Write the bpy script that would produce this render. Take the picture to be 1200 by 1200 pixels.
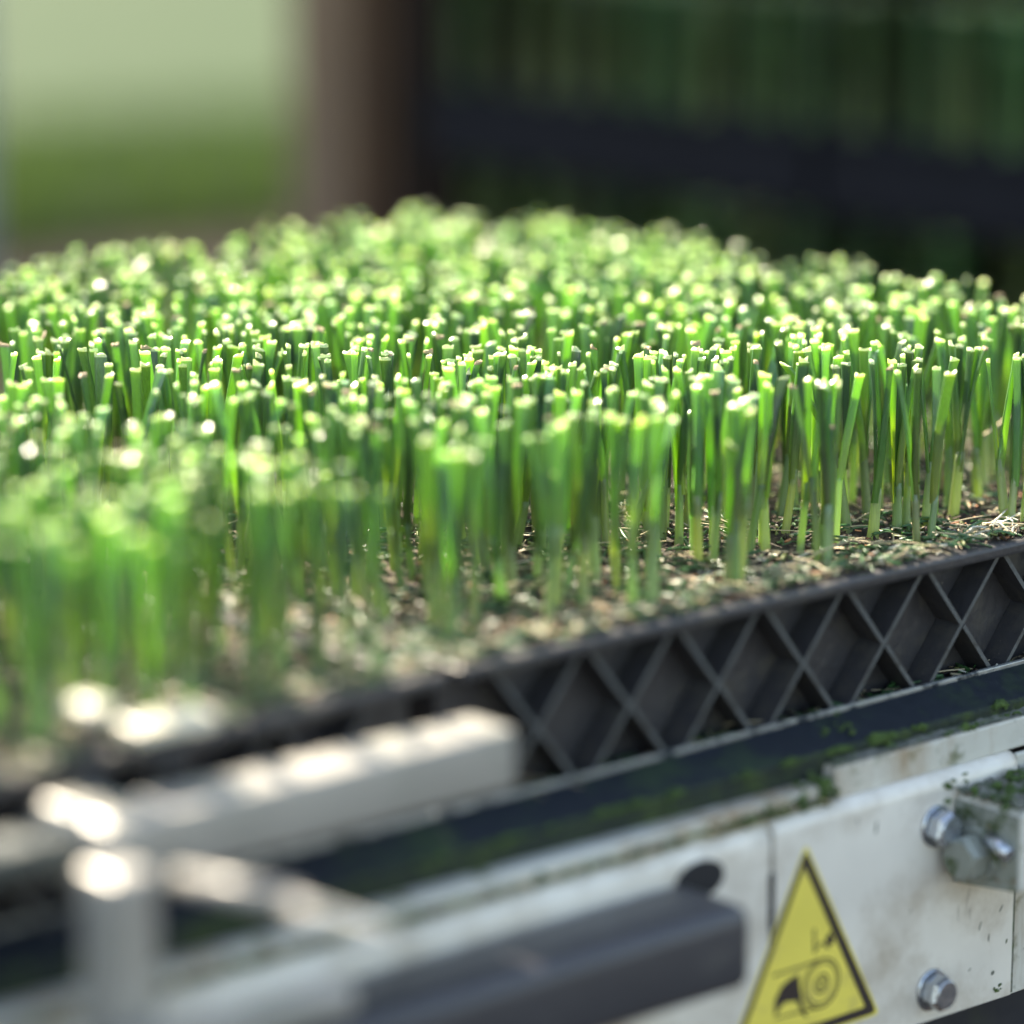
import bpy, bmesh, math, random
from mathutils import Vector, Matrix, noise
random.seed(7)
rnd = random.random
def U(a, b): return a + (b-a)*random.random()

# ------------------------------------------------------------------ scene, camera, light
scene = bpy.context.scene
for o in list(bpy.data.objects): bpy.data.objects.remove(o)
col = scene.collection
RIM = 0.957                                     # height of the tray rim above the ground
CAM = Vector((-1.228, -1.181, 1.382)); YAW = math.radians(49.0); PITCH = math.atan(950/4150)
cd = bpy.data.cameras.new('camera'); cam = bpy.data.objects.new('camera', cd); col.objects.link(cam)
cam.location = CAM
fwd = Vector((math.cos(YAW)*math.cos(PITCH), math.sin(YAW)*math.cos(PITCH), -math.sin(PITCH)))
cam.rotation_euler = fwd.to_track_quat('-Z', 'Y').to_euler()
cd.sensor_fit = 'HORIZONTAL'; cd.sensor_width = 24.0; cd.lens = 83.0
cd.clip_start = 0.05; cd.clip_end = 600
cd.dof.use_dof = True; cd.dof.focus_distance = 1.86; cd.dof.aperture_fstop = 1.25
scene.camera = cam
SUN_EL = math.radians(44); SUN_AZ = math.atan2(0.158, 0.99)      # azimuth from +Y towards +X
w = bpy.data.worlds.new('World'); scene.world = w; w.use_nodes = True
nt = w.node_tree; nt.nodes.clear()
sky = nt.nodes.new('ShaderNodeTexSky'); sky.sky_type = 'NISHITA'; sky.sun_disc = False
sky.sun_elevation = SUN_EL; sky.sun_rotation = SUN_AZ
bg = nt.nodes.new('ShaderNodeBackground'); bg.inputs[1].default_value = 0.15
wo = nt.nodes.new('ShaderNodeOutputWorld')
nt.links.new(sky.outputs[0], bg.inputs[0]); nt.links.new(bg.outputs[0], wo.inputs[0])
sl = bpy.data.lights.new('sun', 'SUN'); sl.energy = 5.0; sl.angle = math.radians(0.5); sl.color = (1, 0.975, 0.93)
so = bpy.data.objects.new('sun', sl); col.objects.link(so)
sdir = Vector((math.sin(SUN_AZ)*math.cos(SUN_EL), math.cos(SUN_AZ)*math.cos(SUN_EL), math.sin(SUN_EL)))
so.rotation_euler = sdir.to_track_quat('Z', 'Y').to_euler(); so.location = (0, 3, 6)
vs = scene.view_settings; vs.view_transform = 'Standard'; vs.look = 'None'; vs.exposure = 1.84; vs.gamma = 1; vs.use_curve_mapping = False
vs.use_white_balance = True; vs.white_balance_temperature = 7900; vs.white_balance_tint = 10
scene.render.engine = 'CYCLES'

# ------------------------------------------------------------------ materials
def mat(name, base, rough=0.6, spots=None, bump=0.0, bscale=60, metal=0.0, spec=0.5, coat=0.0):
    """base colour with large mottling; spots = list of (colour, noise scale, threshold, softness, detail)"""
    m = bpy.data.materials.new(name); m.use_nodes = True; t = m.node_tree; n = t.nodes; l = t.links
    b = n['Principled BSDF']; b.inputs['Roughness'].default_value = rough; b.inputs['Metallic'].default_value = metal
    b.inputs['Specular IOR Level'].default_value = spec; b.inputs['Coat Weight'].default_value = coat
    tc = n.new('ShaderNodeTexCoord')
    nz = n.new('ShaderNodeTexNoise'); nz.inputs['Scale'].default_value = 14; nz.inputs['Detail'].default_value = 6
    l.new(tc.outputs['Object'], nz.inputs['Vector'])
    mx = n.new('ShaderNodeMix'); mx.data_type = 'RGBA'
    l.new(nz.outputs[0], mx.inputs[0])
    mx.inputs[6].default_value = (*[c*0.72 for c in base], 1); mx.inputs[7].default_value = (*[min(1, c*1.2) for c in base], 1)
    cur = mx.outputs[2]
    for i, (c, sc, th, so_, det) in enumerate(spots or []):
        z = n.new('ShaderNodeTexNoise'); z.inputs['Scale'].default_value = sc; z.inputs['Detail'].default_value = det
        z.inputs['Roughness'].default_value = 0.65
        mp = n.new('ShaderNodeMapping'); mp.inputs['Location'].default_value = (i*3.1, i*1.7, 0.4*i)
        if det > 7: mp.inputs['Scale'].default_value = (1, 1, 0.25)
        l.new(tc.outputs['Object'], mp.inputs[0]); l.new(mp.outputs[0], z.inputs['Vector'])
        r = n.new('ShaderNodeMapRange'); r.inputs[1].default_value = th; r.inputs[2].default_value = th+so_
        l.new(z.outputs[0], r.inputs[0])
        m2 = n.new('ShaderNodeMix'); m2.data_type = 'RGBA'; l.new(r.outputs[0], m2.inputs[0]); l.new(cur, m2.inputs[6])
        m2.inputs[7].default_value = (*c, 1); cur = m2.outputs[2]
    l.new(cur, b.inputs['Base Color'])
    if bump:
        bn = n.new('ShaderNodeTexNoise'); bn.inputs['Scale'].default_value = bscale; bn.inputs['Detail'].default_value = 8
        l.new(tc.outputs['Object'], bn.inputs['Vector'])
        bp_ = n.new('ShaderNodeBump'); bp_.inputs['Strength'].default_value = bump; bp_.inputs['Distance'].default_value = 0.002
        l.new(bn.outputs[0], bp_.inputs['Height']); l.new(bp_.outputs[0], b.inputs['Normal'])
    return m
def leafmat(name, low, high, z0, z1, trans, rough=0.35, hue=0.04, vvar=0.35):
    """plant tissue: colour changes up the plant, each plant a little different, lets light through"""
    m = bpy.data.materials.new(name); m.use_nodes = True; t = m.node_tree; n = t.nodes; l = t.links
    b = n['Principled BSDF']; b.inputs['Roughness'].default_value = rough; b.inputs['Specular IOR Level'].default_value = 0.8
    tc = n.new('ShaderNodeTexCoord'); sp = n.new('ShaderNodeSeparateXYZ'); l.new(tc.outputs['Object'], sp.inputs[0])
    r = n.new('ShaderNodeMapRange'); r.inputs[1].default_value = z0; r.inputs[2].default_value = z1; l.new(sp.outputs[2], r.inputs[0])
    mx = n.new('ShaderNodeMix'); mx.data_type = 'RGBA'; l.new(r.outputs[0], mx.inputs[0])
    mx.inputs[6].default_value = (*low, 1); mx.inputs[7].default_value = (*high, 1)
    # fine length-wise veins
    mp = n.new('ShaderNodeMapping'); mp.inputs['Scale'].default_value = (1600, 1600, 22); l.new(tc.outputs['Object'], mp.inputs[0])
    nz = n.new('ShaderNodeTexNoise'); nz.inputs['Scale'].default_value = 1; nz.inputs['Detail'].default_value = 2; l.new(mp.outputs[0], nz.inputs['Vector'])
    oi = n.new('ShaderNodeObjectInfo')
    hs = n.new('ShaderNodeHueSaturation'); l.new(mx.outputs[2], hs.inputs['Color'])
    h = n.new('ShaderNodeMapRange'); h.inputs[3].default_value = 0.5-hue; h.inputs[4].default_value = 0.5+hue; l.new(oi.outputs['Random'], h.inputs[0])
    l.new(h.outputs[0], hs.inputs['Hue'])
    a = n.new('ShaderNodeMath'); a.operation = 'MULTIPLY_ADD'; l.new(nz.outputs[0], a.inputs[0]); a.inputs[1].default_value = 0.5
    wn = n.new('ShaderNodeMath'); wn.operation = 'MULTIPLY_ADD'; l.new(oi.outputs['Random'], wn.inputs[0]); wn.inputs[1].default_value = 47.3; wn.inputs[2].default_value = 0
    fr = n.new('ShaderNodeMath'); fr.operation = 'FRACT'; l.new(wn.outputs[0], fr.inputs[0])
    vr = n.new('ShaderNodeMapRange'); vr.inputs[3].default_value = 0.75-vvar; vr.inputs[4].default_value = 0.75+vvar; l.new(fr.outputs[0], vr.inputs[0])
    l.new(vr.outputs[0], a.inputs[2]); l.new(a.outputs[0], hs.inputs['Value'])
    l.new(hs.outputs[0], b.inputs['Base Color'])
    bu = n.new('ShaderNodeBump'); bu.inputs['Strength'].default_value = 0.35; bu.inputs['Distance'].default_value = 0.0004
    l.new(nz.outputs[0], bu.inputs['Height']); l.new(bu.outputs[0], b.inputs['Normal'])
    tr = n.new('ShaderNodeBsdfTranslucent')
    g = n.new('ShaderNodeMix'); g.data_type = 'RGBA'; g.blend_type = 'MULTIPLY'; g.inputs[0].default_value = 1
    l.new(hs.outputs[0], g.inputs[6]); g.inputs[7].default_value = (2.3, 2.35, 0.60, 1)
    l.new(g.outputs[2], tr.inputs['Color'])
    ms = n.new('ShaderNodeMixShader'); ms.inputs[0].default_value = trans
    l.new(b.outputs[0], ms.inputs[1]); l.new(tr.outputs[0], ms.inputs[2]); l.new(ms.outputs[0], n['Material Output'].inputs[0])
    return m
M = {}
M['stem'] = leafmat('stem_green', (0.31, 0.39, 0.22), (0.20, 0.29, 0.14), 0.0, 0.045, 0.35, 0.38)
M['leaf'] = leafmat('leaf_green', (0.225, 0.325, 0.115), (0.125, 0.225, 0.145), 0.03, 0.068, 0.51, 0.24, 0.045, 0.5)
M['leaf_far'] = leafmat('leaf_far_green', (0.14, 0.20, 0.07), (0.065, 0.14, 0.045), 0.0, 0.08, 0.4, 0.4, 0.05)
M['cut'] = leafmat('cut_leaf_edge', (0.56, 0.68, 0.34), (0.76, 0.84, 0.58), 0.08, 0.10, 0.22, 0.16, 0.03, 0.45)
blackgrime = [((0.05, 0.045, 0.035), 35, 0.56, 0.14, 6)]
M['cut_dry'] = mat('dried_leaf_tip', (0.42, 0.30, 0.16), 0.6)
M['tray'] = mat('black_tray_plastic', (0.040, 0.038, 0.040), 0.45, [((0.075, 0.068, 0.055), 40, 0.53, 0.2, 6), ((0.15, 0.13, 0.10), 210, 0.68, 0.06, 6)], 0.4, 150, spec=0.5)
M['tray_rib'] = mat('rib_edge_plastic', (0.085, 0.092, 0.092), 0.5, [((0.045, 0.045, 0.042), 60, 0.5, 0.15, 6), ((0.40, 0.40, 0.36), 330, 0.70, 0.04, 4)], 0.3, 150)
M['rail'] = mat('navy_rail_paint', (0.004, 0.008, 0.013), 0.45, [((0.014, 0.030, 0.012), 22, 0.52, 0.14, 6), ((0.06, 0.065, 0.06), 160, 0.68, 0.05, 4)], 0.35, 120, spec=0.22)
M['rail_edge'] = mat('mossy_rail_edge', (0.012, 0.022, 0.014), 0.85, [((0.035, 0.06, 0.012), 70, 0.5, 0.15, 6)], 0.9, 260)
M['worn'] = mat('worn_rail_lip', (0.34, 0.35, 0.33), 0.35, [((0.03, 0.04, 0.05), 90, 0.52, 0.1, 6)], 0.4, 200, metal=0.5)
dirt = [((0.42, 0.36, 0.28), 16, 0.44, 0.26, 7), ((0.16, 0.14, 0.11), 55, 0.66, 0.10, 9), ((0.05, 0.06, 0.035), 170, 0.72, 0.04, 5), ((0.22, 0.09, 0.05), 95, 0.74, 0.04, 5)]
M['paint'] = mat('dirty_white_paint', (0.76, 0.72, 0.64), 0.34, dirt, 0.12, 90)
M['paint_green'] = mat('algae_white_paint', (0.56, 0.55, 0.49), 0.45, [((0.13, 0.14, 0.07), 34, 0.55, 0.12, 6), ((0.34, 0.25, 0.16), 22, 0.48, 0.2, 8), ((0.05, 0.06, 0.03), 120, 0.66, 0.06, 5)], 0.4, 120)
M['mossy'] = mat('mossy_grime', (0.17, 0.17, 0.14), 0.9, [((0.045, 0.075, 0.02), 60, 0.48, 0.12, 6), ((0.22, 0.20, 0.16), 100, 0.58, 0.12, 6)], 1.0, 300)
M['moss'] = mat('moss', (0.045, 0.085, 0.018), 0.95, [((0.10, 0.16, 0.03), 300, 0.5, 0.2, 4)], 0.6, 600)
M['slate'] = mat('slate_grey_paint', (0.050, 0.050, 0.056), 0.38, [((0.12, 0.12, 0.11), 30, 0.58, 0.2, 6)], 0.15, 90)
M['zinc'] = mat('zinc_plated_steel', (0.50, 0.53, 0.57), 0.26, [((0.22, 0.22, 0.19), 60, 0.56, 0.16, 6)], 0.3, 220, metal=0.85)
M['zinc_old'] = mat('weathered_zinc', (0.30, 0.32, 0.28), 0.45, [((0.07, 0.10, 0.04), 70, 0.52, 0.12, 6), ((0.20, 0.15, 0.10), 110, 0.6, 0.1, 6)], 0.7, 240, metal=0.35)
M['galv'] = mat('galvanised_steel', (0.35, 0.33, 0.29), 0.40, [((0.20, 0.21, 0.17), 18, 0.50, 0.25, 6)], 0.25, 90, metal=0.1)
M['dark'] = mat('dark_chassis_paint', (0.014, 0.018, 0.026), 0.5, [((0.03, 0.04, 0.025), 18, 0.52, 0.2, 6)], 0.3, 60)
M['chassis'] = mat('grey_green_chassis', (0.075, 0.085, 0.075), 0.6, [((0.03, 0.035, 0.03), 18, 0.52, 0.2, 6)], 0.3, 60)
M['rack_brown'] = mat('dark_brown_sheet', (0.022, 0.014, 0.010), 0.9, None, 0.2, 40, spec=0.2)
M['black'] = mat('matt_black_steel', (0.008, 0.009, 0.013), 0.9, None, 0.2, 40, spec=0.15)
M['hole'] = mat('hole_black', (0.012, 0.012, 0.014), 0.8)
M['yellow'] = mat('yellow_sticker_film', (0.84, 0.70, 0.13), 0.38, [((0.55, 0.45, 0.13), 60, 0.52, 0.2, 6), ((0.30, 0.24, 0.10), 260, 0.70, 0.06, 6)])
M['print'] = mat('printed_dark_ink', (0.035, 0.024, 0.022), 0.5)
M['soil'] = mat('peat_soil', (0.045, 0.034, 0.024), 0.95, [((0.17, 0.13, 0.085), 120, 0.50, 0.14, 6), ((0.03, 0.05, 0.02), 70, 0.58, 0.1, 6)], 1.0, 400)
M['straw'] = mat('dry_straw', (0.62, 0.50, 0.30), 0.5, None, 0.2, 300)
M['pale'] = mat('bleached_leaf_scrap', (0.66, 0.62, 0.48), 0.4)
M['brown'] = mat('brown_bark_bit', (0.085, 0.05, 0.03), 0.8)
M['orange'] = mat('orange_root_bit', (0.50, 0.20, 0.08), 0.6)
M['greenbit'] = leafmat('leaf_clipping', (0.06, 0.16, 0.07), (0.10, 0.20, 0.06), 0, 1, 0.25)
M['olive'] = mat('olive_leaf_scrap', (0.16, 0.19, 0.05), 0.5)
M['wood'] = mat('weathered_brown_timber', (0.16, 0.105, 0.062), 0.85, [((0.10, 0.075, 0.06), 30, 0.5, 0.2, 9)], 0.6, 40)
M['palepost'] = mat('pale_post_paint', (0.40, 0.46, 0.43), 0.5)
M['ground_soil'] = mat('bare_brown_ground', (0.022, 0.0145, 0.012), 0.95, [((0.034, 0.022, 0.018), 2.5, 0.5, 0.2, 7)], 0.6, 30, spec=0.1)
M['lawn'] = mat('sunlit_lawn', (0.017, 0.041, 0.009), 0.9, [((0.027, 0.054, 0.013), 0.9, 0.45, 0.3, 6), ((0.018, 0.038, 0.008), 1.6, 0.55, 0.2, 6)], 0.8, 25, spec=0.15)
M['hedge'] = leafmat('crop_row_leaf', (0.036, 0.072, 0.024), (0.055, 0.115, 0.035), 0, 0.3, 0.2, 0.7)

# ------------------------------------------------------------------ builders
def link(name, bm, m, parent=None, smooth=False):
    me = bpy.data.meshes.new(name); bm.to_mesh(me); bm.free()
    for x in (m if isinstance(m, (list, tuple)) else [m]): me.materials.append(M[x])
    if smooth:
        for p in me.polygons: p.use_smooth = True
    o = bpy.data.objects.new(name, me); col.objects.link(o)
    if parent: o.parent = parent
    return o
def tag(o, label=None, cat=None, group=None, kind=None):
    if label: o['label'] = label
    if cat: o['category'] = cat
    if group: o['group'] = group
    if kind: o['kind'] = kind
    return o
def empty(name, loc=(0, 0, 0), rz=0):
    o = bpy.data.objects.new(name, None); o.empty_display_size = 0.02; col.objects.link(o)
    o.location = loc; o.rotation_euler.z = rz; return o
def bevel(bm, r, seg=2):
    if r > 0: bmesh.ops.bevel(bm, geom=list(bm.edges), offset=r, segments=seg, profile=0.5, affect='EDGES', clamp_overlap=True)
def box(x0, x1, y0, y1, z0, z1, r=0.0, bm=None, seg=2):
    b = bmesh.new()
    v = [b.verts.new((x, y, z)) for x in (x0, x1) for y in (y0, y1) for z in (z0, z1)]
    for f in ((0, 1, 3, 2), (4, 6, 7, 5), (0, 4, 5, 1), (2, 3, 7, 6), (0, 2, 6, 4), (1, 5, 7, 3)):
        b.faces.new([v[i] for i in f])
    bevel(b, r, seg)
    if bm is None: return b
    merge(bm, b); return bm
def merge(bm, b):
    vm = [bm.verts.new(v.co) for v in b.verts]; b.verts.index_update()
    for f in b.faces:
        g = bm.faces.new([vm[v.index] for v in f.verts]); g.material_index = f.material_index; g.smooth = f.smooth
    b.free()
def prism_xz(pts, y0, y1, r=0.0):
    """extrude an outline given in (x, z) from y0 to y1"""
    b = bmesh.new(); a = [b.verts.new((x, y0, z)) for x, z in pts]; c = [b.verts.new((x, y1, z)) for x, z in pts]
    n = len(pts); b.faces.new(a); b.faces.new(c[::-1])
    for i in range(n): b.faces.new((a[i], c[i], c[(i+1) % n], a[(i+1) % n]))
    bmesh.ops.recalc_face_normals(b, faces=b.faces)
    bevel(b, r); return b
def prism_yz(pts, x0, x1, r=0.0):
    b = prism_xz([(p[0], p[1]) for p in pts], x0, x1)
    for v in b.verts: v.co = Vector((v.co.y, v.co.x, v.co.z))
    bmesh.ops.recalc_face_normals(b, faces=b.faces); bevel(b, r); return b
def tube(p0, p1, r0, r1=None, n=16, cap=True):
    r1 = r0 if r1 is None else r1; b = bmesh.new(); p0 = Vector(p0); p1 = Vector(p1); d = (p1-p0).normalized()
    q = d.to_track_quat('Z', 'Y'); R0 = []; R1 = []
    for i in range(n):
        a = 2*math.pi*i/n; v = q @ Vector((math.cos(a), math.sin(a), 0)); R0.append(b.verts.new(p0+v*r0)); R1.append(b.verts.new(p1+v*r1))
    for i in range(n): b.faces.new((R0[i], R0[(i+1) % n], R1[(i+1) % n], R1[i])).smooth = True
    if cap: b.faces.new(R0[::-1]); b.faces.new(R1)
    return b
def lathe(prof, origin, axis, n=24, sides=None):
    """profile of (radius, distance along the axis); sides = 6 for hexagons"""
    b = bmesh.new(); n = sides or n; q = Vector(axis).to_track_quat('Z', 'Y'); o = Vector(origin); rings = []
    for r, h in prof:
        rings.append([b.verts.new(o + q @ Vector((r*math.cos(2*math.pi*i/n+.3), r*math.sin(2*math.pi*i/n+.3), h))) for i in range(n)])
    for a, c in zip(rings, rings[1:]):
        for i in range(n): b.faces.new((a[i], a[(i+1) % n], c[(i+1) % n], c[i]))
    b.faces.new(rings[-1]); return b
def hand_worn(bm, amp=0.0006, sc=25):
    for v in bm.verts: v.co += noise.noise_vector(v.co*sc)*amp

# ------------------------------------------------------------------ the setting
def sheet(x0, x1, y0, y1, z, nx=2, ny=2, amp=0, sc=1):
    b = bmesh.new(); g = [[None]*(ny+1) for _ in range(nx+1)]
    for i in range(nx+1):
        for j in range(ny+1):
            x = x0+(x1-x0)*i/nx; y = y0+(y1-y0)*j/ny
            g[i][j] = b.verts.new((x, y, z+amp*noise.noise(Vector((x*sc, y*sc, 0)))))
    for i in range(nx):
        for j in range(ny): b.faces.new((g[i][j], g[i+1][j], g[i+1][j+1], g[i][j+1])).smooth = True
    return b
tag(link('ground', sheet(-200, 300, -200, 400, 0), 'ground_soil'), kind='structure')
tag(link('lawn', sheet(-120, 220, 7.3, 320, 0.02, 120, 110, 0.012, 0.6), 'lawn'), kind='structure')
b = bmesh.new()                                     # low leafy strip along the edge of the lawn
for i in range(22000):
    x = U(-2, 14); y = 6.3+1.9*rnd()**1.3; h = U(.05, .20)*(1-.2*abs(y-7.0)); a = U(0, 6.28); wd = U(.012, .03); ln = U(-.06, .06), U(-.06, .06)
    dx, dy = wd*math.cos(a), wd*math.sin(a)
    b.faces.new([b.verts.new((x-dx, y-dy, 0)), b.verts.new((x+dx, y+dy, 0)), b.verts.new((x+ln[0]+dx*.4, y+ln[1]+dy*.4, h)), b.verts.new((x+ln[0]-dx*.4, y+ln[1]-dy*.4, h))])
tag(link('grass_verge', b, 'hedge'), 'dark green rough grass between the bare ground and the bright lawn', 'grass', kind='stuff')

# ------------------------------------------------------------------ seedling trays
PX = 0.0583
def build_tray(x0, x1, depth, kx0, kx1, label):
    """open-sided black tray: rim, back wall, base and crossing ribs down its front"""
    t = empty('seedling_tray', (0, 0, 0)); tag(t, label, 'plant tray', 'black plastic seedling trays on the rail')
    b = bmesh.new()
    for q in ((x0, x1, -.005, .026), (x0, x1, depth-.016, depth)):
        box(q[0], q[1], q[2], q[3], RIM-.0065, RIM, .0018, b)
    for q in ((x0, x0+.016), (x1-.016, x1)):
        box(q[0], q[1], .027, depth-.017, RIM-.0065, RIM-.0004, .001, b)
    for v in b.verts: v.co += noise.noise_vector(v.co*9)*.0012
    link('rim', b, 'tray', t)
    b = bmesh.new(); box(x0+.004, x1-.004, .018, .0205, .886, RIM-.007, 0, b)
    box(x0+.004, x1-.004, depth-.02, depth-.018, .886, RIM-.007, 0, b)
    box(x0+.004, x0+.0065, .021, depth-.021, .886, RIM-.007, 0, b); box(x1-.0065, x1-.004, .021, depth-.021, .886, RIM-.007, 0, b)
    link('wall', b, 'tray', t)
    link('base', box(x0+.003, x1-.003, .0005, depth-.003, .8805, .8855, .001), 'tray', t)
    k = 0
    src = {}
    for k in range(kx0, kx1+1):
        xc = -.010+PX*k
        for s in (1, -1):
            xa, xb = xc-.0265*s, xc+.0265*s
            if min(xa, xb) < x0+.002 or max(xa, xb) > x1-.002: continue
            if s not in src:
                hw = .00115
                def rib(za, zb, ua, ub, bm):
                    dx, dz = ub-ua, zb-za; L = math.hypot(dx, dz); nx, nz = -dz/L*hw, dx/L*hw
                    v = []
                    for y, kf in ((.0004, 1.0), (.0176, .55)):
                        v.append([bm.verts.new((ua+nx*kf, y, za+nz*kf)), bm.verts.new((ub+nx*kf, y, zb+nz*kf)), bm.verts.new((ub-nx*kf, y, zb-nz*kf)), bm.verts.new((ua-nx*kf, y, za-nz*kf))])
                    f = bm.faces.new(v[0]); f.material_index = 1
                    for i in range(4): bm.faces.new((v[0][i], v[1][i], v[1][(i+1) % 4], v[0][(i+1) % 4]))
                bm = bmesh.new()
                if s == 1: rib(.8858, .9502, -.0265, .0265, bm)
                else:
                    mid = .918; e = .0010      # this rib is broken where the other passes through it
                    rib(.8858, mid-e, .0265, .0265*e/.0322*1.0+.0004, bm); rib(mid+e, .9502, -.0265*e/.0322-.0004, -.0265, bm)
                bmesh.ops.recalc_face_normals(bm, faces=bm.faces)
                o = link('rib', bm, ['tray', 'tray_rib'], t); src[s] = o.data
            else:
                o = bpy.data.objects.new('rib', src[s]); col.objects.link(o); o.parent = t
            o.location.x = xc+U(-.0003, .0003); o.rotation_euler.z = U(-.02, .02)
    return t
trayA = build_tray(-.236, .368, .665, -4, 6, 'long black plastic tray of leek seedlings with crossed ribs, at the right on the rail')
ROTB = math.radians(2.2); PB = Vector((-.243, .0, 0))
trayB = build_tray(-.606, -.001, .665, -10, -1, 'black seedling tray at the left, its front hidden behind the pale steel bar')
trayB.location = PB; trayB.rotation_euler.z = ROTB
def toB(x, y):
    c, s = math.cos(ROTB), math.sin(ROTB); return PB.x+x*c-y*s, PB.y+x*s+y*c

def soil_sheet(x0, x1, y0, y1, mp=None):
    nx = int((x1-x0)/.005); ny = int((y1-y0)/.006); b = sheet(x0, x1, y0, y1, 0, nx, ny)
    for v in b.verts:
        x, y = (v.co.x, v.co.y) if not mp else mp(v.co.x, v.co.y)
        v.co.x, v.co.y = x, y
        h = noise.noise(Vector((x*45, y*45, 1)))*.0035+noise.noise(Vector((x*170, y*170, 2)))*.0028
        v.co.z = RIM-.004+h
    return b
tag(link('potting_soil', soil_sheet(-.222, .354, .020, .650), 'soil'), 'dark peaty soil filling the right tray between the leek stems', 'soil', kind='stuff')
tag(link('potting_soil', soil_sheet(-.590, -.014, .020, .650, toB), 'soil'), 'dark peaty soil filling the left tray under the blurred leeks', 'soil', kind='stuff')

# ------------------------------------------------------------------ leeks: clumps of trimmed seedlings
def leaf_mesh(base, tip, w0, w1, fold, face, bend, mats=('leaf', 'cut')):
    b = bmesh.new(); base = Vector(base); tip = Vector(tip); n = 8; rings = []
    fx = Vector((math.cos(face), math.sin(face), 0)); fy = Vector((-math.sin(face), math.cos(face), 0))
    ts = [i/(n-1) for i in range(n-1)]+[0.978, 1.0]; tw = U(-.5, .5); sk = .5 if rnd() < .15 else .22; tl = (random.gauss(-.05, sk), random.gauss(-.05, sk))
    for t in ts:
        c = base.lerp(tip, t) + Vector((bend[0], bend[1], 0))*(t*t-t)
        a = face+tw*t; fx = Vector((math.cos(a), math.sin(a), 0)); fy = Vector((-math.sin(a), math.cos(a), 0))
        w_ = (w0+(w1-w0)*min(1, t*1.8))/2; th = .00042+.0003*(1-t)
        fo = fold*(1.5-.75*t)
        if t > .955: th *= 1.9; w_ *= 1.06
        ring = []
        for s in (-1, -.5, 0, .5, 1):
            ang = s*fo; x = w_*math.sin(ang)/max(.3, math.sin(min(fo, 1.45))); y = w_*(1-math.cos(ang))*0.9
            z = (0.0004*math.sin(s*4+face*3)+U(-.0002, .0003)) if t == 1.0 else 0
            po, pi_ = fx*x+fy*(y+th), fx*x*.86+fy*(y-th); q_ = 1 if t == 1.0 else 0
            ring.append((c+po+Vector((0, 0, z+q_*(po.x*tl[0]+po.y*tl[1]))), c+pi_+Vector((0, 0, z+q_*(pi_.x*tl[0]+pi_.y*tl[1])))))
        rings.append([b.verts.new(p[1]) for p in ring]+[b.verts.new(p[0]) for p in reversed(ring)])
    for i, (p, q) in enumerate(zip(rings, rings[1:])):
        for j in range(10):
            f = b.faces.new((p[j], p[(j+1) % 10], q[(j+1) % 10], q[j])); f.smooth = True; f.material_index = 1 if i >= len(rings)-2 else 0
    q = rings[-1]
    for j in range(4): b.faces.new((q[j], q[j+1], q[8-j], q[9-j])).material_index = 1
    return b
def stem_mesh(x, y, lx, ly, top, r):
    b = bmesh.new(); R = []
    for z, k in ((-.006, 1.0), (.0, 1.12), (.004, 1.02), (top*.5, .95), (top*.85, .9), (top, .78)):
        t = max(0, z/top)
        R.append([b.verts.new((x+lx*t+r*k*math.cos(a*math.pi/5), y+ly*t+r*k*.85*math.sin(a*math.pi/5), z)) for a in range(10)])
    for p, q in zip(R, R[1:]):
        for j in range(10): b.faces.new((p[j], p[(j+1) % 10], q[(j+1) % 10], q[j])).smooth = True
    b.faces.new(R[-1]); return b
H = 0.094
def clump_parts(ns, spread=.006, fan=None):
    """list of (name, bmesh, materials) of one clump grown from one plug"""
    out = []; a0 = U(0, 6.28)
    for s in range(ns):
        d = math.sqrt(U(.05, 1))*spread if ns > 1 else 0
        a = a0+s*2.4; x, y = d*math.cos(a), d*math.sin(a)
        lean = (x*U(0, .35)+U(-.0025, .0025), y*U(0, .35)+U(-.0025, .0025)); top = U(.026, .050); r = U(.0019, .0030)
        out.append(('stem', stem_mesh(x, y, lean[0], lean[1], top, r), ['stem']))
        nl = random.choice((2, 2, 2, 3)); f0 = U(0, 3.14) if fan is None else fan+U(-.4, .4)
        for k in range(nl):
            side = (k-(nl-1)/2)*2/max(1, nl-1) if nl > 1 else 0
            sp = U(.003, .0105)*side
            bx, by = x+lean[0]*.8, y+lean[1]*.8
            dx, dy = math.cos(f0)*sp+U(-.003, .003)+lean[0]*.8, math.sin(f0)*sp+U(-.003, .003)+lean[1]*.8
            if rnd() < .05: dx *= 2.0; dy *= 2.0
            z1 = H+random.gauss(0, .0016)
            if rnd() < .08: z1 -= U(.006, .025)
            out.append(('leaf', leaf_mesh((bx+r*.45*math.cos(f0)*side, by+r*.45*math.sin(f0)*side, top*U(.55, .93)), (bx+dx, by+dy, z1), r*1.7, U(.0034, .0062), U(.35, 1.4),
                       f0+U(-.6, .6)+(math.pi if side < 0 else 0)+1.57, (U(-.004, .004)+dx*.5, U(-.004, .004)+dy*.5)), ['leaf', 'cut_dry' if rnd() < .06 else 'cut']))
    return out
variants = []
tight = []
for v in range(28):
    ps = []
    for nm, b_, mt in (clump_parts(random.choice((5, 6, 6, 7)), .026) if v < 20 else clump_parts(random.choice((2, 3, 3)), .006)):
        me = bpy.data.meshes.new(nm); b_.to_mesh(me); b_.free()
        for x in mt: me.materials.append(M[x])
        ps.append((nm, me))
    (variants if v < 20 else tight).append(ps)
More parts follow.
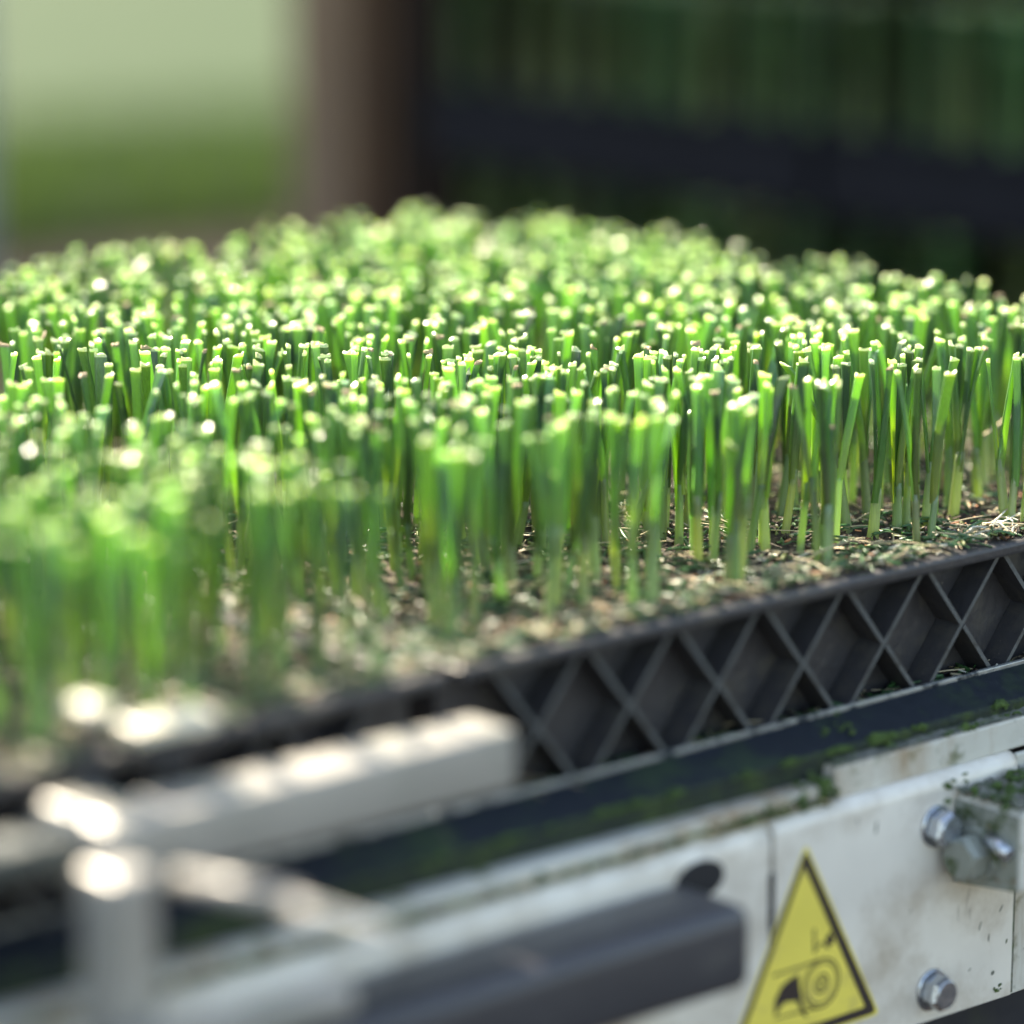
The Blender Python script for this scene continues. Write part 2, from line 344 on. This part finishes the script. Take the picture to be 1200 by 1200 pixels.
def place_clump(x, y, label, group, v=None, rz=None, sc=1.0, dz=0.0):
    root = empty('leek_clump', (x, y, RIM-.004+dz), U(0, 6.28) if rz is None else rz)
    root.scale = (U(.95, 1.08), U(.95, 1.08), sc*U(.99, 1.012)); root.rotation_euler.x = U(-.035, .035); root.rotation_euler.y = U(-.035, .035)
    tag(root, label, 'leek seedlings', group)
    for nm, me in (v or random.choice(variants)):
        o = bpy.data.objects.new(nm, me); col.objects.link(o); o.parent = root
    return root
ordn = ['rightmost', 'second from the right', 'third from the right', 'fourth from the right', 'fifth from the right', 'sixth from the right', 'seventh from the right', 'eighth from the right', 'ninth from the right', 'tenth from the right', 'eleventh from the right']
front = [(.176, .028), (.108, .033), (.036, .031), (-.030, .029), (-.092, .028), (-.141, .045), (-.205, .040)]
for i, (x, y) in enumerate(front):
    r = place_clump(x, y, 'trimmed leek clump in right tray, front row, %s' % ordn[i], 'leek clumps along the front rim', v=tight[i % 8])
gA = 'trimmed leek clumps filling the right tray'; lA = 'clump of trimmed leek seedlings inside the right tray, behind its front row'
rown = ['front', 'second', 'third', 'fourth', 'fifth', 'sixth', 'seventh', 'eighth', 'ninth', 'tenth', 'eleventh', 'twelfth', 'thirteenth', 'fourteenth', 'fifteenth']
ordn += ['twelfth from the right', 'thirteenth from the right']
for j in range(1, 14):
    n = 0
    for i in reversed(range(11)):
        x = -.205+PX*(i+(.5 if j % 2 else 0)); y = .036+j*.0455
        if x > .346 or y > .642: continue
        place_clump(x+U(-.010, .010), y+U(-.009, .009), 'trimmed leek clump in right tray, %s row back, %s' % (rown[j], ordn[n]), 'trimmed leek clumps filling the right tray'); n += 1
# clumps of the left tray that stand inside or near the view
for j in range(0, 13):
    n = 0
    for i in range(10):
        x = -.026-PX*(i+(.5 if j % 2 else 0)); y = .030+j*.0455
        X, Y = toB(x, y)
        if x < -.585 or y > .642: continue
        d = Vector((X, Y, RIM))-CAM; zc = d.dot(fwd); xr = d.dot(Vector((math.sin(YAW), -math.cos(YAW), 0)))*4150/zc
        if xr < -740 or (j > 11 and rnd() < .4): continue
        place_clump(X+U(-.010, .010), Y+U(-.007, .007), 'blurred leek clump in left tray, %s row, %s' % (rown[j], ordn[n]), 'trimmed leek clumps filling the left tray', v=random.choice(tight) if j < 1 and i % 2 else None); n += 1

# ------------------------------------------------------------------ litter on soil and rims
lit = bmesh.new(); LM = ['straw', 'pale', 'brown', 'orange', 'greenbit', 'olive', 'soil']
def chip(x, y, z, L, W, a, tilt, mi, curl=0.0):
    c, s = math.cos(a), math.sin(a); n = 4 if L > .008 else 2; top = []; bot = []; ph = U(-1, 1)
    for i in range(n+1):
        t = i/n-.5; px = x+c*t*L-s*curl*L*(t*t)*ph*2; py = y+s*t*L+c*curl*L*(t*t)*ph*2; pz = z+tilt*t*L+abs(curl)*L*(.25-t*t)*.5
        w_ = W*.5*(1-.5*abs(t*2)**3)
        top.append((px-s*w_, py+c*w_, pz)); bot.append((px+s*w_, py-c*w_, pz+W*.15)); 
    T = [lit.verts.new(p) for p in top]; Bv = [lit.verts.new(p) for p in bot]; K = [lit.verts.new(((p[0]+q[0])/2, (p[1]+q[1])/2, p[2]+W*.45)) for p, q in zip(top, bot)]
    for i in range(n):
        for q in ((T[i], T[i+1], K[i+1], K[i]), (K[i], K[i+1], Bv[i+1], Bv[i]), (Bv[i], Bv[i+1], T[i+1], T[i])):
            f = lit.faces.new(q); f.material_index = mi; f.smooth = True
def litter(n, fx, fy, mp=None, z=RIM, bias=None):
    for i in range(n):
        x, y = fx(), fy(); X, Y = mp(x, y) if mp else (x, y)
        u = rnd(); zz = z+U(-.001, .003)
        if u < .30: chip(X, Y, zz, U(.0015, .005), U(.001, .003), U(0, 6.28), U(-.6, .6), 6)
        elif u < .45: chip(X, Y, zz, U(.002, .007), U(.001, .0026), U(0, 6.28), U(-.5, .5), 2)
        elif u < .56: chip(X, Y, zz+.001, U(.003, .010), U(.0008, .0018), U(0, 6.28), U(-.3, .3), 0, U(0, .7))
        elif u < .62: chip(X, Y, zz+.001, U(.003, .009), U(.0008, .0022), U(0, 6.28), U(-.3, .3), 1, U(0, .6))
        elif u < .655: chip(X, Y, zz+.001, U(.002, .006), U(.0012, .0025), U(0, 6.28), U(-.3, .3), 3)
        elif u < .90: chip(X, Y, zz+.001, U(.004, .016), U(.0012, .0035), U(0, 6.28), U(-.25, .25), 4, U(0, .5))
        elif u < .96: chip(X, Y, zz+.001, U(.003, .012), U(.001, .003), U(0, 6.28), U(-.3, .3), 5, U(0, .5))
        else: chip(X, Y, zz+.002, U(.015, .038), U(.0007, .0013), U(0, 6.28), U(-.12, .12), 0, U(.1, .6))
litter(5200, lambda: U(-.225, .355), lambda: .018+.20*rnd()**1.5, z=RIM-.003)
litter(2600, lambda: U(-.225, .355), lambda: U(.2, .64), z=RIM-.003)
litter(1300, lambda: U(-.23, .36), lambda: .003+abs(random.gauss(0, .010)), z=RIM+.0002)
litter(420, lambda: U(-.23, .36), lambda: U(.002, .017), z=.8862)
litter(3000, lambda: U(-.585, -.018), lambda: .010+.20*rnd()**1.5, toB, z=RIM-.002)
litter(1200, lambda: U(-.585, -.018), lambda: U(.2, .64), toB, z=RIM-.003)
litter(700, lambda: U(-.6, -.01), lambda: U(-.002, .022), toB, z=RIM+.0008)
for i in range(1100):
    x = U(-.60, -.022)
    chip(x, -.0335+U(-.003, .001), .8590+U(0, .002), U(.003, .012), U(.001, .0026), U(-.5, .5), U(-.2, .2), random.choice((2, 6, 6, 0, 5, 4)), .2)
litter(1500, lambda: U(-.262, -.212), lambda: U(.0, .64), z=RIM+.0004)
for i in range(26):                                # the little heap of bleached scraps on the rim
    chip(.150+random.gauss(0, .012), .016+random.gauss(0, .005), RIM+U(.001, .005), U(.006, .016), U(.001, .002), U(0, 6.28), U(-.5, .5), 1, U(0, .8))
tag(link('plant_litter', lit, LM), 'dry straw, root bits and leaf clippings strewn over the soil and tray rims', 'plant debris', kind='stuff')
# withered straw-coloured leaf hanging between the right hand clumps
def strand(pts, r, m, label):
    b = bmesh.new(); rings = []
    for i, p in enumerate(pts):
        p = Vector(p); q = Vector(pts[min(i+1, len(pts)-1)])-Vector(pts[max(i-1, 0)]); qq = q.to_track_quat('Z', 'Y'); rr = r*(1-.5*i/len(pts))
        rings.append([b.verts.new(p+qq @ Vector((rr*math.cos(a*1.2566), rr*.4*math.sin(a*1.2566), 0))) for a in range(5)])
    for p, q in zip(rings, rings[1:]):
        for j in range(5): b.faces.new((p[j], p[(j+1) % 5], q[(j+1) % 5], q[j])).smooth = True
    b.faces.new(rings[0][::-1]); b.faces.new(rings[-1]); return tag(link('withered_leaf', b, m), label, 'dead leaf')
strand([(.205, .105, RIM), (.202, .10, RIM+.022), (.212, .098, RIM+.034), (.226, .094, RIM+.030), (.24, .088, RIM+.040)], .0022, 'straw', 'curled dry tan leaf hanging between the leek stems at the far right')
strand([(.022, .028, RIM+.006), (.045, .022, RIM+.012), (.066, .026, RIM+.006), (.083, .030, RIM+.002)], .0009, 'straw', 'thin dry straw arching over the rim beside the sharp front clump')
strand([(.110, .014, RIM+.001), (.135, .020, RIM+.004), (.158, .026, RIM+.003), (.18, .034, RIM+.007)], .0012, 'straw', 'long tan straw lying along the rim by the bleached scraps')

# ------------------------------------------------------------------ planting machine
mach = empty('planting_machine', (0, 0, 0)); tag(mach, 'dirty white and navy planting machine with warning sticker carrying the trays', 'planting machine')
XL = -.95; XR = .62
# guide rail: a worn lip, a sloping navy flange and a mossy turned-down edge
b = box(XL, XR, -.0045, -.0018, .880, .8925, .0006); hand_worn(b)
link('rail_lip', b, 'worn', mach)
b = prism_yz([(-.0048, .8905), (-.0048, .884), (-.0205, .8755), (-.0215, .8795)], XL, XR, .0006)
link('rail_flange', b, 'rail', mach)
b = prism_yz([(-.0218, .8800), (-.0209, .8752), (-.0209, .8665), (-.0232, .8675), (-.0240, .8785)], XL, XR, .0005)
link('rail_edge', b, 'rail_edge', mach)
link('tray_bed', box(XL, XR, .0015, .70, .868, .8795, .001), 'dark', mach)
link('chassis_beam', box(XL, XR, .03, .09, .60, .8675, .004), 'dark', mach)
link('chassis_beam', box(XL, 1.0, .02, .10, .56, .70, .004), 'chassis', mach) if False else None
link('shade_fill_beam', box(XL, 1.2, .10, .20, .50, .69, .006), 'chassis', mach)  # added beam, its dull colour stands for the shade below the panel
# cream cover plate under the rail, at the right
b = box(-.019, XR, -.032, -.012, .8572, .8735, .0012); link('cover_plate', b, 'paint_green', mach)
b = bmesh.new()
gx = 90; 
for i in range(gx):
    x = -.019+(.30)*i/gx
g = sheet(-.0185, .28, -.0318, -.0205, .8740, 120, 8)
for v in g.verts: v.co.z += .0012*noise.noise(v.co*220)+.0006
link('grime_layer', g, 'mossy', mach)
b.free()
# flat channel behind the panel's rolled edge, at the left
b = box(XL, -.0215, -.034, -.012, .8520, .8672, .0015); link('channel', b, 'paint_green', mach)
# side panel with rolled top edge
def panel(x0, x1, zb0, zb1, rr=.0075):
    pts = []
    zc = .8575-rr
    b = bmesh.new(); prof = []
    for i in range(9):
        a = math.pi*(i/8); prof.append((-.0385+rr-rr*math.cos(a), zc+rr*math.sin(a)))
    prof = prof[:-1]+[(-.0385+2*rr, zc)]
    n = 40; cols_ = []
    for i in range(n+1):
        x = x0+(x1-x0)*i/n; zb = zb0+(zb1-zb0)*i/n
        cols_.append([b.verts.new((x, -.0385, zb)), b.verts.new((x, -.0385, (zb+zc)/2))]+[b.verts.new((x, y, z)) for y, z in prof]+[b.verts.new((x, -.0355, zc)), b.verts.new((x, -.0355, zb))])
    for p, q in zip(cols_, cols_[1:]):
        for j in range(len(p)): f = b.faces.new((p[j], q[j], q[(j+1) % len(p)], p[(j+1) % len(p)])); f.smooth = 2 <= j < 9
    b.faces.new(cols_[0]); b.faces.new(cols_[-1][::-1])
    bmesh.ops.recalc_face_normals(b, faces=b.faces); return b
link('side_panel', panel(-.0675, .1085, .7300, .7265), 'paint', mach)
link('side_panel', panel(XL, -.0705, .7400, .7300, .0095), 'paint', mach)
link('seam_slot', prism_xz([(-.0712, .832), (-.0672, .832), (-.0672, .806), (-.0690, .802), (-.0712, .806)], -.0389, -.0360), 'hole', mach)
link('end_panel', box(.1105, .30, -.036, -.033, .7250, .8560, .001), 'paint_green', mach)
link('side_seal', box(.1088, .1112, -.0375, -.030, .727, .850, 0), 'mossy', mach)
# bolts
def bolt(o, ax, R, h, m='zinc', washer=True):
    ax = Vector(ax); o = Vector(o)
    t = link('hex_bolt', lathe([(R*.86, 0), (R*.88, h*.15), (R, h*.15), (R, h*.80), (R*.86, h)], o+ax*.0012, ax, sides=6), m, mach)
    if washer: link('washer', lathe([(R*1.12, -.0012), (R*1.18, 0), (R*1.18, .0010), (R*1.1, .0016)], o, ax, n=28), m, t)
    link('bolt_face', lathe([(R*.80, 0), (R*.80, .0007), (R*.74, .0011)], o+ax*(.0012+h), ax, n=24), m, t)
    return t
bolt((.047, -.0386, .8315), (0, -1, 0), .0092, .009)
bolt((.047, -.0386, .7445), (0, -1, 0), .0094, .009)
# clamp bracket at the right, with a bolt in its left side
b = prism_xz([(.0610, .7985), (.0610, .8435), (.0640, .8465), (.30, .8465), (.30, .7985)], -.0830, -.0390, .0012)
for v in b.verts:
    if v.co.z < .81: v.co.z += .006*(-.039-v.co.y)/.044
br = link('bracket', b, 'paint_green', mach)
link('side_plate', prism_yz([(-.0815, .8045), (-.0400, .7995), (-.0400, .8430), (-.0815, .8430)], .0597, .0608), 'zinc_old', mach)
g = sheet(.0605, .20, -.083, -.0395, .8470, 100, 36)
for v in g.verts: v.co.z += .0030*noise.noise(v.co*150)+.0022*noise.noise(v.co*420)+.0012
link('grime_layer', g, 'mossy', mach)
bolt((.0596, -.0545, .8175), (-1, 0, 0), .0125, .011, 'zinc_old')
b = tube((.0585, -.064, .829), (.056, -.080, .824), .0042, .0036, 14); hand_worn(b, .0006, 90); link('pin', b, 'zinc', mach)
# slate grey bar mounted low on the panel
b = box(XL, -.130, -.088, -.0392, .8025, .8430, .0075, seg=4); link('slate_bar', b, 'slate', mach, True)
b = lathe([(.0125, 0), (.0125, .0010), (.0115, .0016)], (0, 0, 0), (0, -1, 0), n=26)
for v in b.verts: v.co = Vector((v.co.x*1.25-.118, v.co.y-.0388, v.co.z*.75+.840))
link('dark_hole_disc', b, 'hole', mach)  # black disc on the panel, its colour stands for a dark hole
# moss growing on the machine
def moss(cx, cy, cz, sx, sy, sz, n):
    for i in range(n):
        x = cx+random.gauss(0, sx); y = cy+random.gauss(0, sy); z = cz+random.gauss(0, sz); r = U(.0004, .0010)
        if n > 20:
            d_ = noise.noise(Vector((x*110, y*110, 3.3)))
            if d_ < .05: continue
            r *= 1+2.2*d_; z += .0012*d_
        t = bmesh.ops.create_icosphere(mb, subdivisions=1, radius=r, matrix=Matrix.Translation((x, y, z)) @ Matrix.Rotation(U(0, 3), 4, 'X') @ Matrix.Diagonal((U(.7, 2.2), U(.7, 1.4), U(.5, 1), 1)))
mb = bmesh.new()
moss(-.030, -.030, .8630, .007, .003, .003, 420); moss(-.060, -.030, .8625, .02, .004, .0012, 400); moss(-.13, -.026, .8625, .03, .004, .0008, 150)
moss(-.22, -.026, .8625, .04, .004, .0008, 150); moss(-.34, -.026, .8625, .04, .004, .0008, 120)
moss(.0, -.013, .8850, .006, .004, .0016, 60); moss(.012, -.023, .8785, .006, .001, .001, 30)
for i in range(2200):                                # wet dirt and scraps caught in the groove behind the rolled edge
    x = U(-.62, -.022); gap = noise.noise(Vector((x*22, 0, 0)))
    if gap < -.3: continue
    moss(x, -.0335+U(-.003, .001), .8592+U(-.001, .0016), .0015, .0006, .0004, 1)
moss(.09, -.024, .8790, .08, .0007, .0006, 600); moss(-.1, -.024, .8788, .12, .0008, .0006, 600)
moss(.10, -.060, .8492, .03, .014, .0006, 700); moss(.075, -.0395, .8500, .012, .001, .002, 60); moss(.098, -.0388, .7325, .003, .0001, .0014, 9)
moss(.06, -.028, .8745, .06, .003, .0005, 120)
link('moss_growth', mb, 'moss', mach)['kind'] = 'stuff'
# chips and scratches in the paint
b = bmesh.new()
for x, z, L, W, a in ((.083, .770, .006, .0009, 1.2), (.090, .762, .005, .0010, 1.5), (.099, .776, .005, .0009, .9), (.0035, .840, .008, .0013, 1.45), (-.010, .846, .004, .0008, 1.3), (.061, .852, .0020, .0010, .5), (.094, .742, .0030, .0024, .3), (.076, .748, .003, .0007, .6),
                      (.030, .790, .004, .0004, 1.2), (.104, .757, .003, .0012, 1.1), (.066, .781, .010, .0003, 1.55)):
    c, s = math.cos(a), math.sin(a); P = []
    for u, v in ((-.5, -.2), (-.2, -.5), (.3, -.4), (.5, .1), (.2, .5), (-.3, .4)): P.append((x+c*u*L-s*v*W, z+s*u*L+c*v*W))
    b.faces.new([b.verts.new((p[0], -.03862, p[1])) for p in P])
link('paint_chips', b, 'mossy', mach)
# warning sticker: yellow triangle, dark border, belt and hand pictogram
def flat(pts, y):
    b = bmesh.new(); b.faces.new([b.verts.new((p[0], y, p[1])) for p in pts]); bmesh.ops.triangulate(b, faces=b.faces); return b
AX, AZ, BX, CX, BZ = -.0462, .8425, -.0995, .0090, .7410
def tri(ins, rc):
    P = [Vector((AX, AZ)), Vector((BX, BZ)), Vector((CX, BZ))]; c = (P[0]+P[1]+P[2])/3; inr = .0315; k = (inr-ins)/inr
    Q = [c+(p-c)*k for p in P]; out = []
    for i in range(3):
        p, a, d = Q[i], Q[i-1], Q[(i+1) % 3]; u = (a-p).normalized(); v = (d-p).normalized()
        s = p+u*rc*1.8; e = p+v*rc*1.8
        for t in (0, .25, .5, .75, 1): out.append((1-t)**2*s+2*t*(1-t)*p+t*t*e)
    return out
st = link('warning_sticker', flat(tri(0, .0022), -.0388), 'yellow', mach)
o_, i_ = tri(.0014, .0022), [p+Vector((-.0012, 0.0004)) for p in tri(.0056, .0009)]; b = bmesh.new()
vo = [b.verts.new((p[0], -.03890, p[1])) for p in o_]; vi = [b.verts.new((p[0], -.03890, p[1])) for p in i_]
for k in range(15): b.faces.new((vo[k], vo[(k+1) % 15], vi[(k+1) % 15], vi[k]))
link('border', b, 'print', st)
b = bmesh.new()
def stroke(pts, w_, y=-.0389, closed=False):
    n = len(pts); L = []
    for i in range(n):
        p = Vector(pts[i]); a = Vector(pts[(i-1) % n] if closed or i else pts[i]); c = Vector(pts[(i+1) % n] if closed or i < n-1 else pts[i]); d = (c-a).normalized(); q = Vector((-d.y, d.x))*w_/2
        L.append((b.verts.new((p.x+q.x, y, p.y+q.y)), b.verts.new((p.x-q.x, y, p.y-q.y))))
    for i in range(n if closed else n-1):
        j = (i+1) % n; b.faces.new((L[i][0], L[j][0], L[j][1], L[i][1]))
circ = lambda cx, cz, r: [(cx+r*math.cos(k*math.pi/16), cz+r*math.sin(k*math.pi/16)) for k in range(32)]
stroke(circ(-.0335, .7675, .0125), .0012, closed=True); stroke(circ(-.0335, .7675, .0104), .0008, closed=True)
stroke(circ(-.0335, .7675, .0046), .0012, closed=True); stroke(circ(-.0335, .7675, .0022), .0010, closed=True)
stroke([(-.0678, .7798), (-.0501, .7797), (-.0352, .7802)], .0012); stroke([(-.0655, .7572), (-.0465, .7562), (-.036, .7553)], .0010)
stroke([(-.0395, .7972), (-.0387, .7844)], .0015); stroke([(-.0387, .786), (-.0343, .7889), (-.0287, .7846)], .0012); stroke([(-.029, .7912), (-.0254, .7944)], .0011)
for poly in ([(-.05, .7764), (-.0560, .7752), (-.0617, .7726), (-.0659, .7666), (-.0662, .7592), (-.0645, .7588), (-.0622, .7622), (-.0583, .7639), (-.0509, .7627), (-.0465, .7543), (-.0428, .7516), (-.0473, .762), (-.0493, .7696)],
             [(-.0306, .7863), (-.0313, .7904), (-.0284, .7928), (-.0253, .7899), (-.0258, .786)]):
    fs = b.faces.new([b.verts.new((p[0], -.0389, p[1])) for p in poly]); bmesh.ops.triangulate(b, faces=[fs])
link('pictogram', b, 'print', st)

# ------------------------------------------------------------------ pale tubular carrier frame in front, strongly out of focus
fr = empty('carrier_frame', (0, 0, 0)); tag(fr, 'blurred galvanised steel carrier frame with bar, post and brace at the lower left', 'steel frame')
link('top_bar', box(-.452, -.264, -.075, -.045, .9235, .9505, .0016, seg=3), 'galv', fr, True)
link('joint_block', box(-.482, -.4535, -.081, -.031, .922, .9535, .004), 'galv', fr)
link('end_bar', box(-.80, -.4835, -.066, -.044, .9380, .9480, .002), 'chassis', fr)
link('post', box(-.4975, -.4760, -.108, -.0825, .60, .9420, .003), 'galv', fr)
b = tube((-.470, -.112, .938), (-.450, -.162, .9370), .0045, .0045, 16); link('brace', b, 'galv', fr)
b = box(-.022, .022, -.008, .008, -.0035, .0035, .002); b.transform(Matrix.Translation((-.4370, -.170, .9285)) @ Matrix.Rotation(math.radians(26), 4, 'Y')); link('glare_brace_end', b, 'paint', fr)  # end of the brace in white, its colour stands for sun glare
link('lower_bar', box(-.80, -.40, -.135, -.118, .872, .884, .003), 'galv', fr)
# upright tab with pale head standing in front of the left tray's rim
for X, Y, Z, wx, lab in ((-.4560, -.034, .990, .012, 'small round pale steel knob standing at the corner of the left tray'), (-.418, -.034, .9765, .040, 'short pale steel plate lying level above the left tray rim')):
    t = empty('stop_bracket', (X, Y, .951)); tag(t, lab, 'bracket')
    link('head', box(-wx/2, wx/2, -.010, .010, Z-.951-.006, Z-.951, .002), 'pale', t)
    link('upright', box(-.004, .004, -.003, .003, 0, Z-.951-.0062, .001), 'dark', t)

# ------------------------------------------------------------------ shaded rack of more leek trays behind
rk = empty('tray_rack', (1.1, 0.2, 0)); tag(rk, 'dark multi-tier rack behind the leeks, in deep shade at the upper right', 'rack')
def rkbox(nm, *a, m='black', r=.003): return link(nm, box(*a, r), m, rk)
RX0, RX1, RY0, RY1 = 0.0, .68, -.30, 1.47
for x in (.012, RX1-.05):
    for y in (RY0, RY1-.04): rkbox('upright', x, x+.04, y, y+.04, 0, 1.72, m='rack_brown')
for z in (.326, .526, .726, .926, 1.176, 1.376, 1.576):
    rkbox('shelf', .004, RX1, RY0+.045, RY1-.045, z-.004, z+.004, r=.001)
rkbox('shade_roof_sheet', -.10, RX1+.05, RY0-.05, RY1+.06, 1.722, 1.735); rkbox('end_sheet', -.01, RX1+.02, RY1+.002, RY1+.012, .05, 1.72, m='rack_brown')  # unseen roof added to shade the rack; the end sheet blocks sun too
rkbox('shade_back_sheet', RX1+.004, RX1+.012, RY0, RY1-.001, .05, 1.72)  # back sheet added to keep the rack dark against the bright lawn
fb = []
for v in range(6):
    bm = bmesh.new()
    for nm, b_, mt in clump_parts(3, .010):
        for f in b_.faces: f.material_index = 0 if f.material_index == 0 else 1
        merge(bm, b_)
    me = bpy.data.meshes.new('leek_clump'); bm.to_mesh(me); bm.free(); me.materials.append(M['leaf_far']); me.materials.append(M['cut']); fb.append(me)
for tz, nm in ((.9305, 'middle'), (.7305, 'lower'), (1.1805, 'upper')):
    for y0 in (RY0+.05, RY0+.05+.565, RY0+.05+1.13):
        k = [RY0+.05, RY0+.05+.565, RY0+.05+1.13].index(y0)
        pos = ('right hand', 'centre', 'left hand')[k]
        t = empty('rack_tray', (1.1, .2+y0, tz)); tag(t, '%s black tray on the %s shelf of the shaded rack' % (pos, nm), 'plant tray', 'black trays stacked in the shaded rack')
        link('tray_body', box(.0, .60, .002, .555, .0, .060, .004), 'black', t); link('tray_rim', box(-.006, .606, -.002, .559, .0602, .067, .002), 'black', t)
        if nm == 'upper': continue
        for r in range(2):
            for c in range(9):
                o = bpy.data.objects.new('leek_clump', random.choice(fb)); col.objects.link(o)
                o.location = (1.1+.03+r*.058+U(-.01, .01), 0.2+y0+.030+c*.0620+U(-.008, .008), tz+.0665); o.rotation_euler.z = U(0, 6.28); o.scale = (1.2, 1.2, 1.30)
                tag(o, 'leek clump in the %s tray, %s rack shelf, %s row, %s' % (pos, nm, rown[r], ordn[8-c]), 'leek seedlings', 'leek clumps in the %s tray of the %s rack shelf' % (pos, nm))
# posts
pt = empty('timber_post', (1.30, 2.00, 0)); tag(pt, 'thick brown timber post left of the dark rack, far out of focus', 'post')
link('shaft', box(-.055, .055, -.055, .055, .06, 2.3, .006), 'wood', pt); link('shoe', box(-.06, .06, -.06, .06, 0, .0598, .004), 'dark', pt)
pp = empty('pale_post', (.875, 2.165, 0)); tag(pp, 'thin pale bluish post at the left edge of the picture', 'post')
link('shaft', tube((0, 0, .02), (0, 0, 2.0), .032), 'palepost', pp); link('foot', tube((0, 0, 0), (0, 0, .0198), .06), 'palepost', pp)
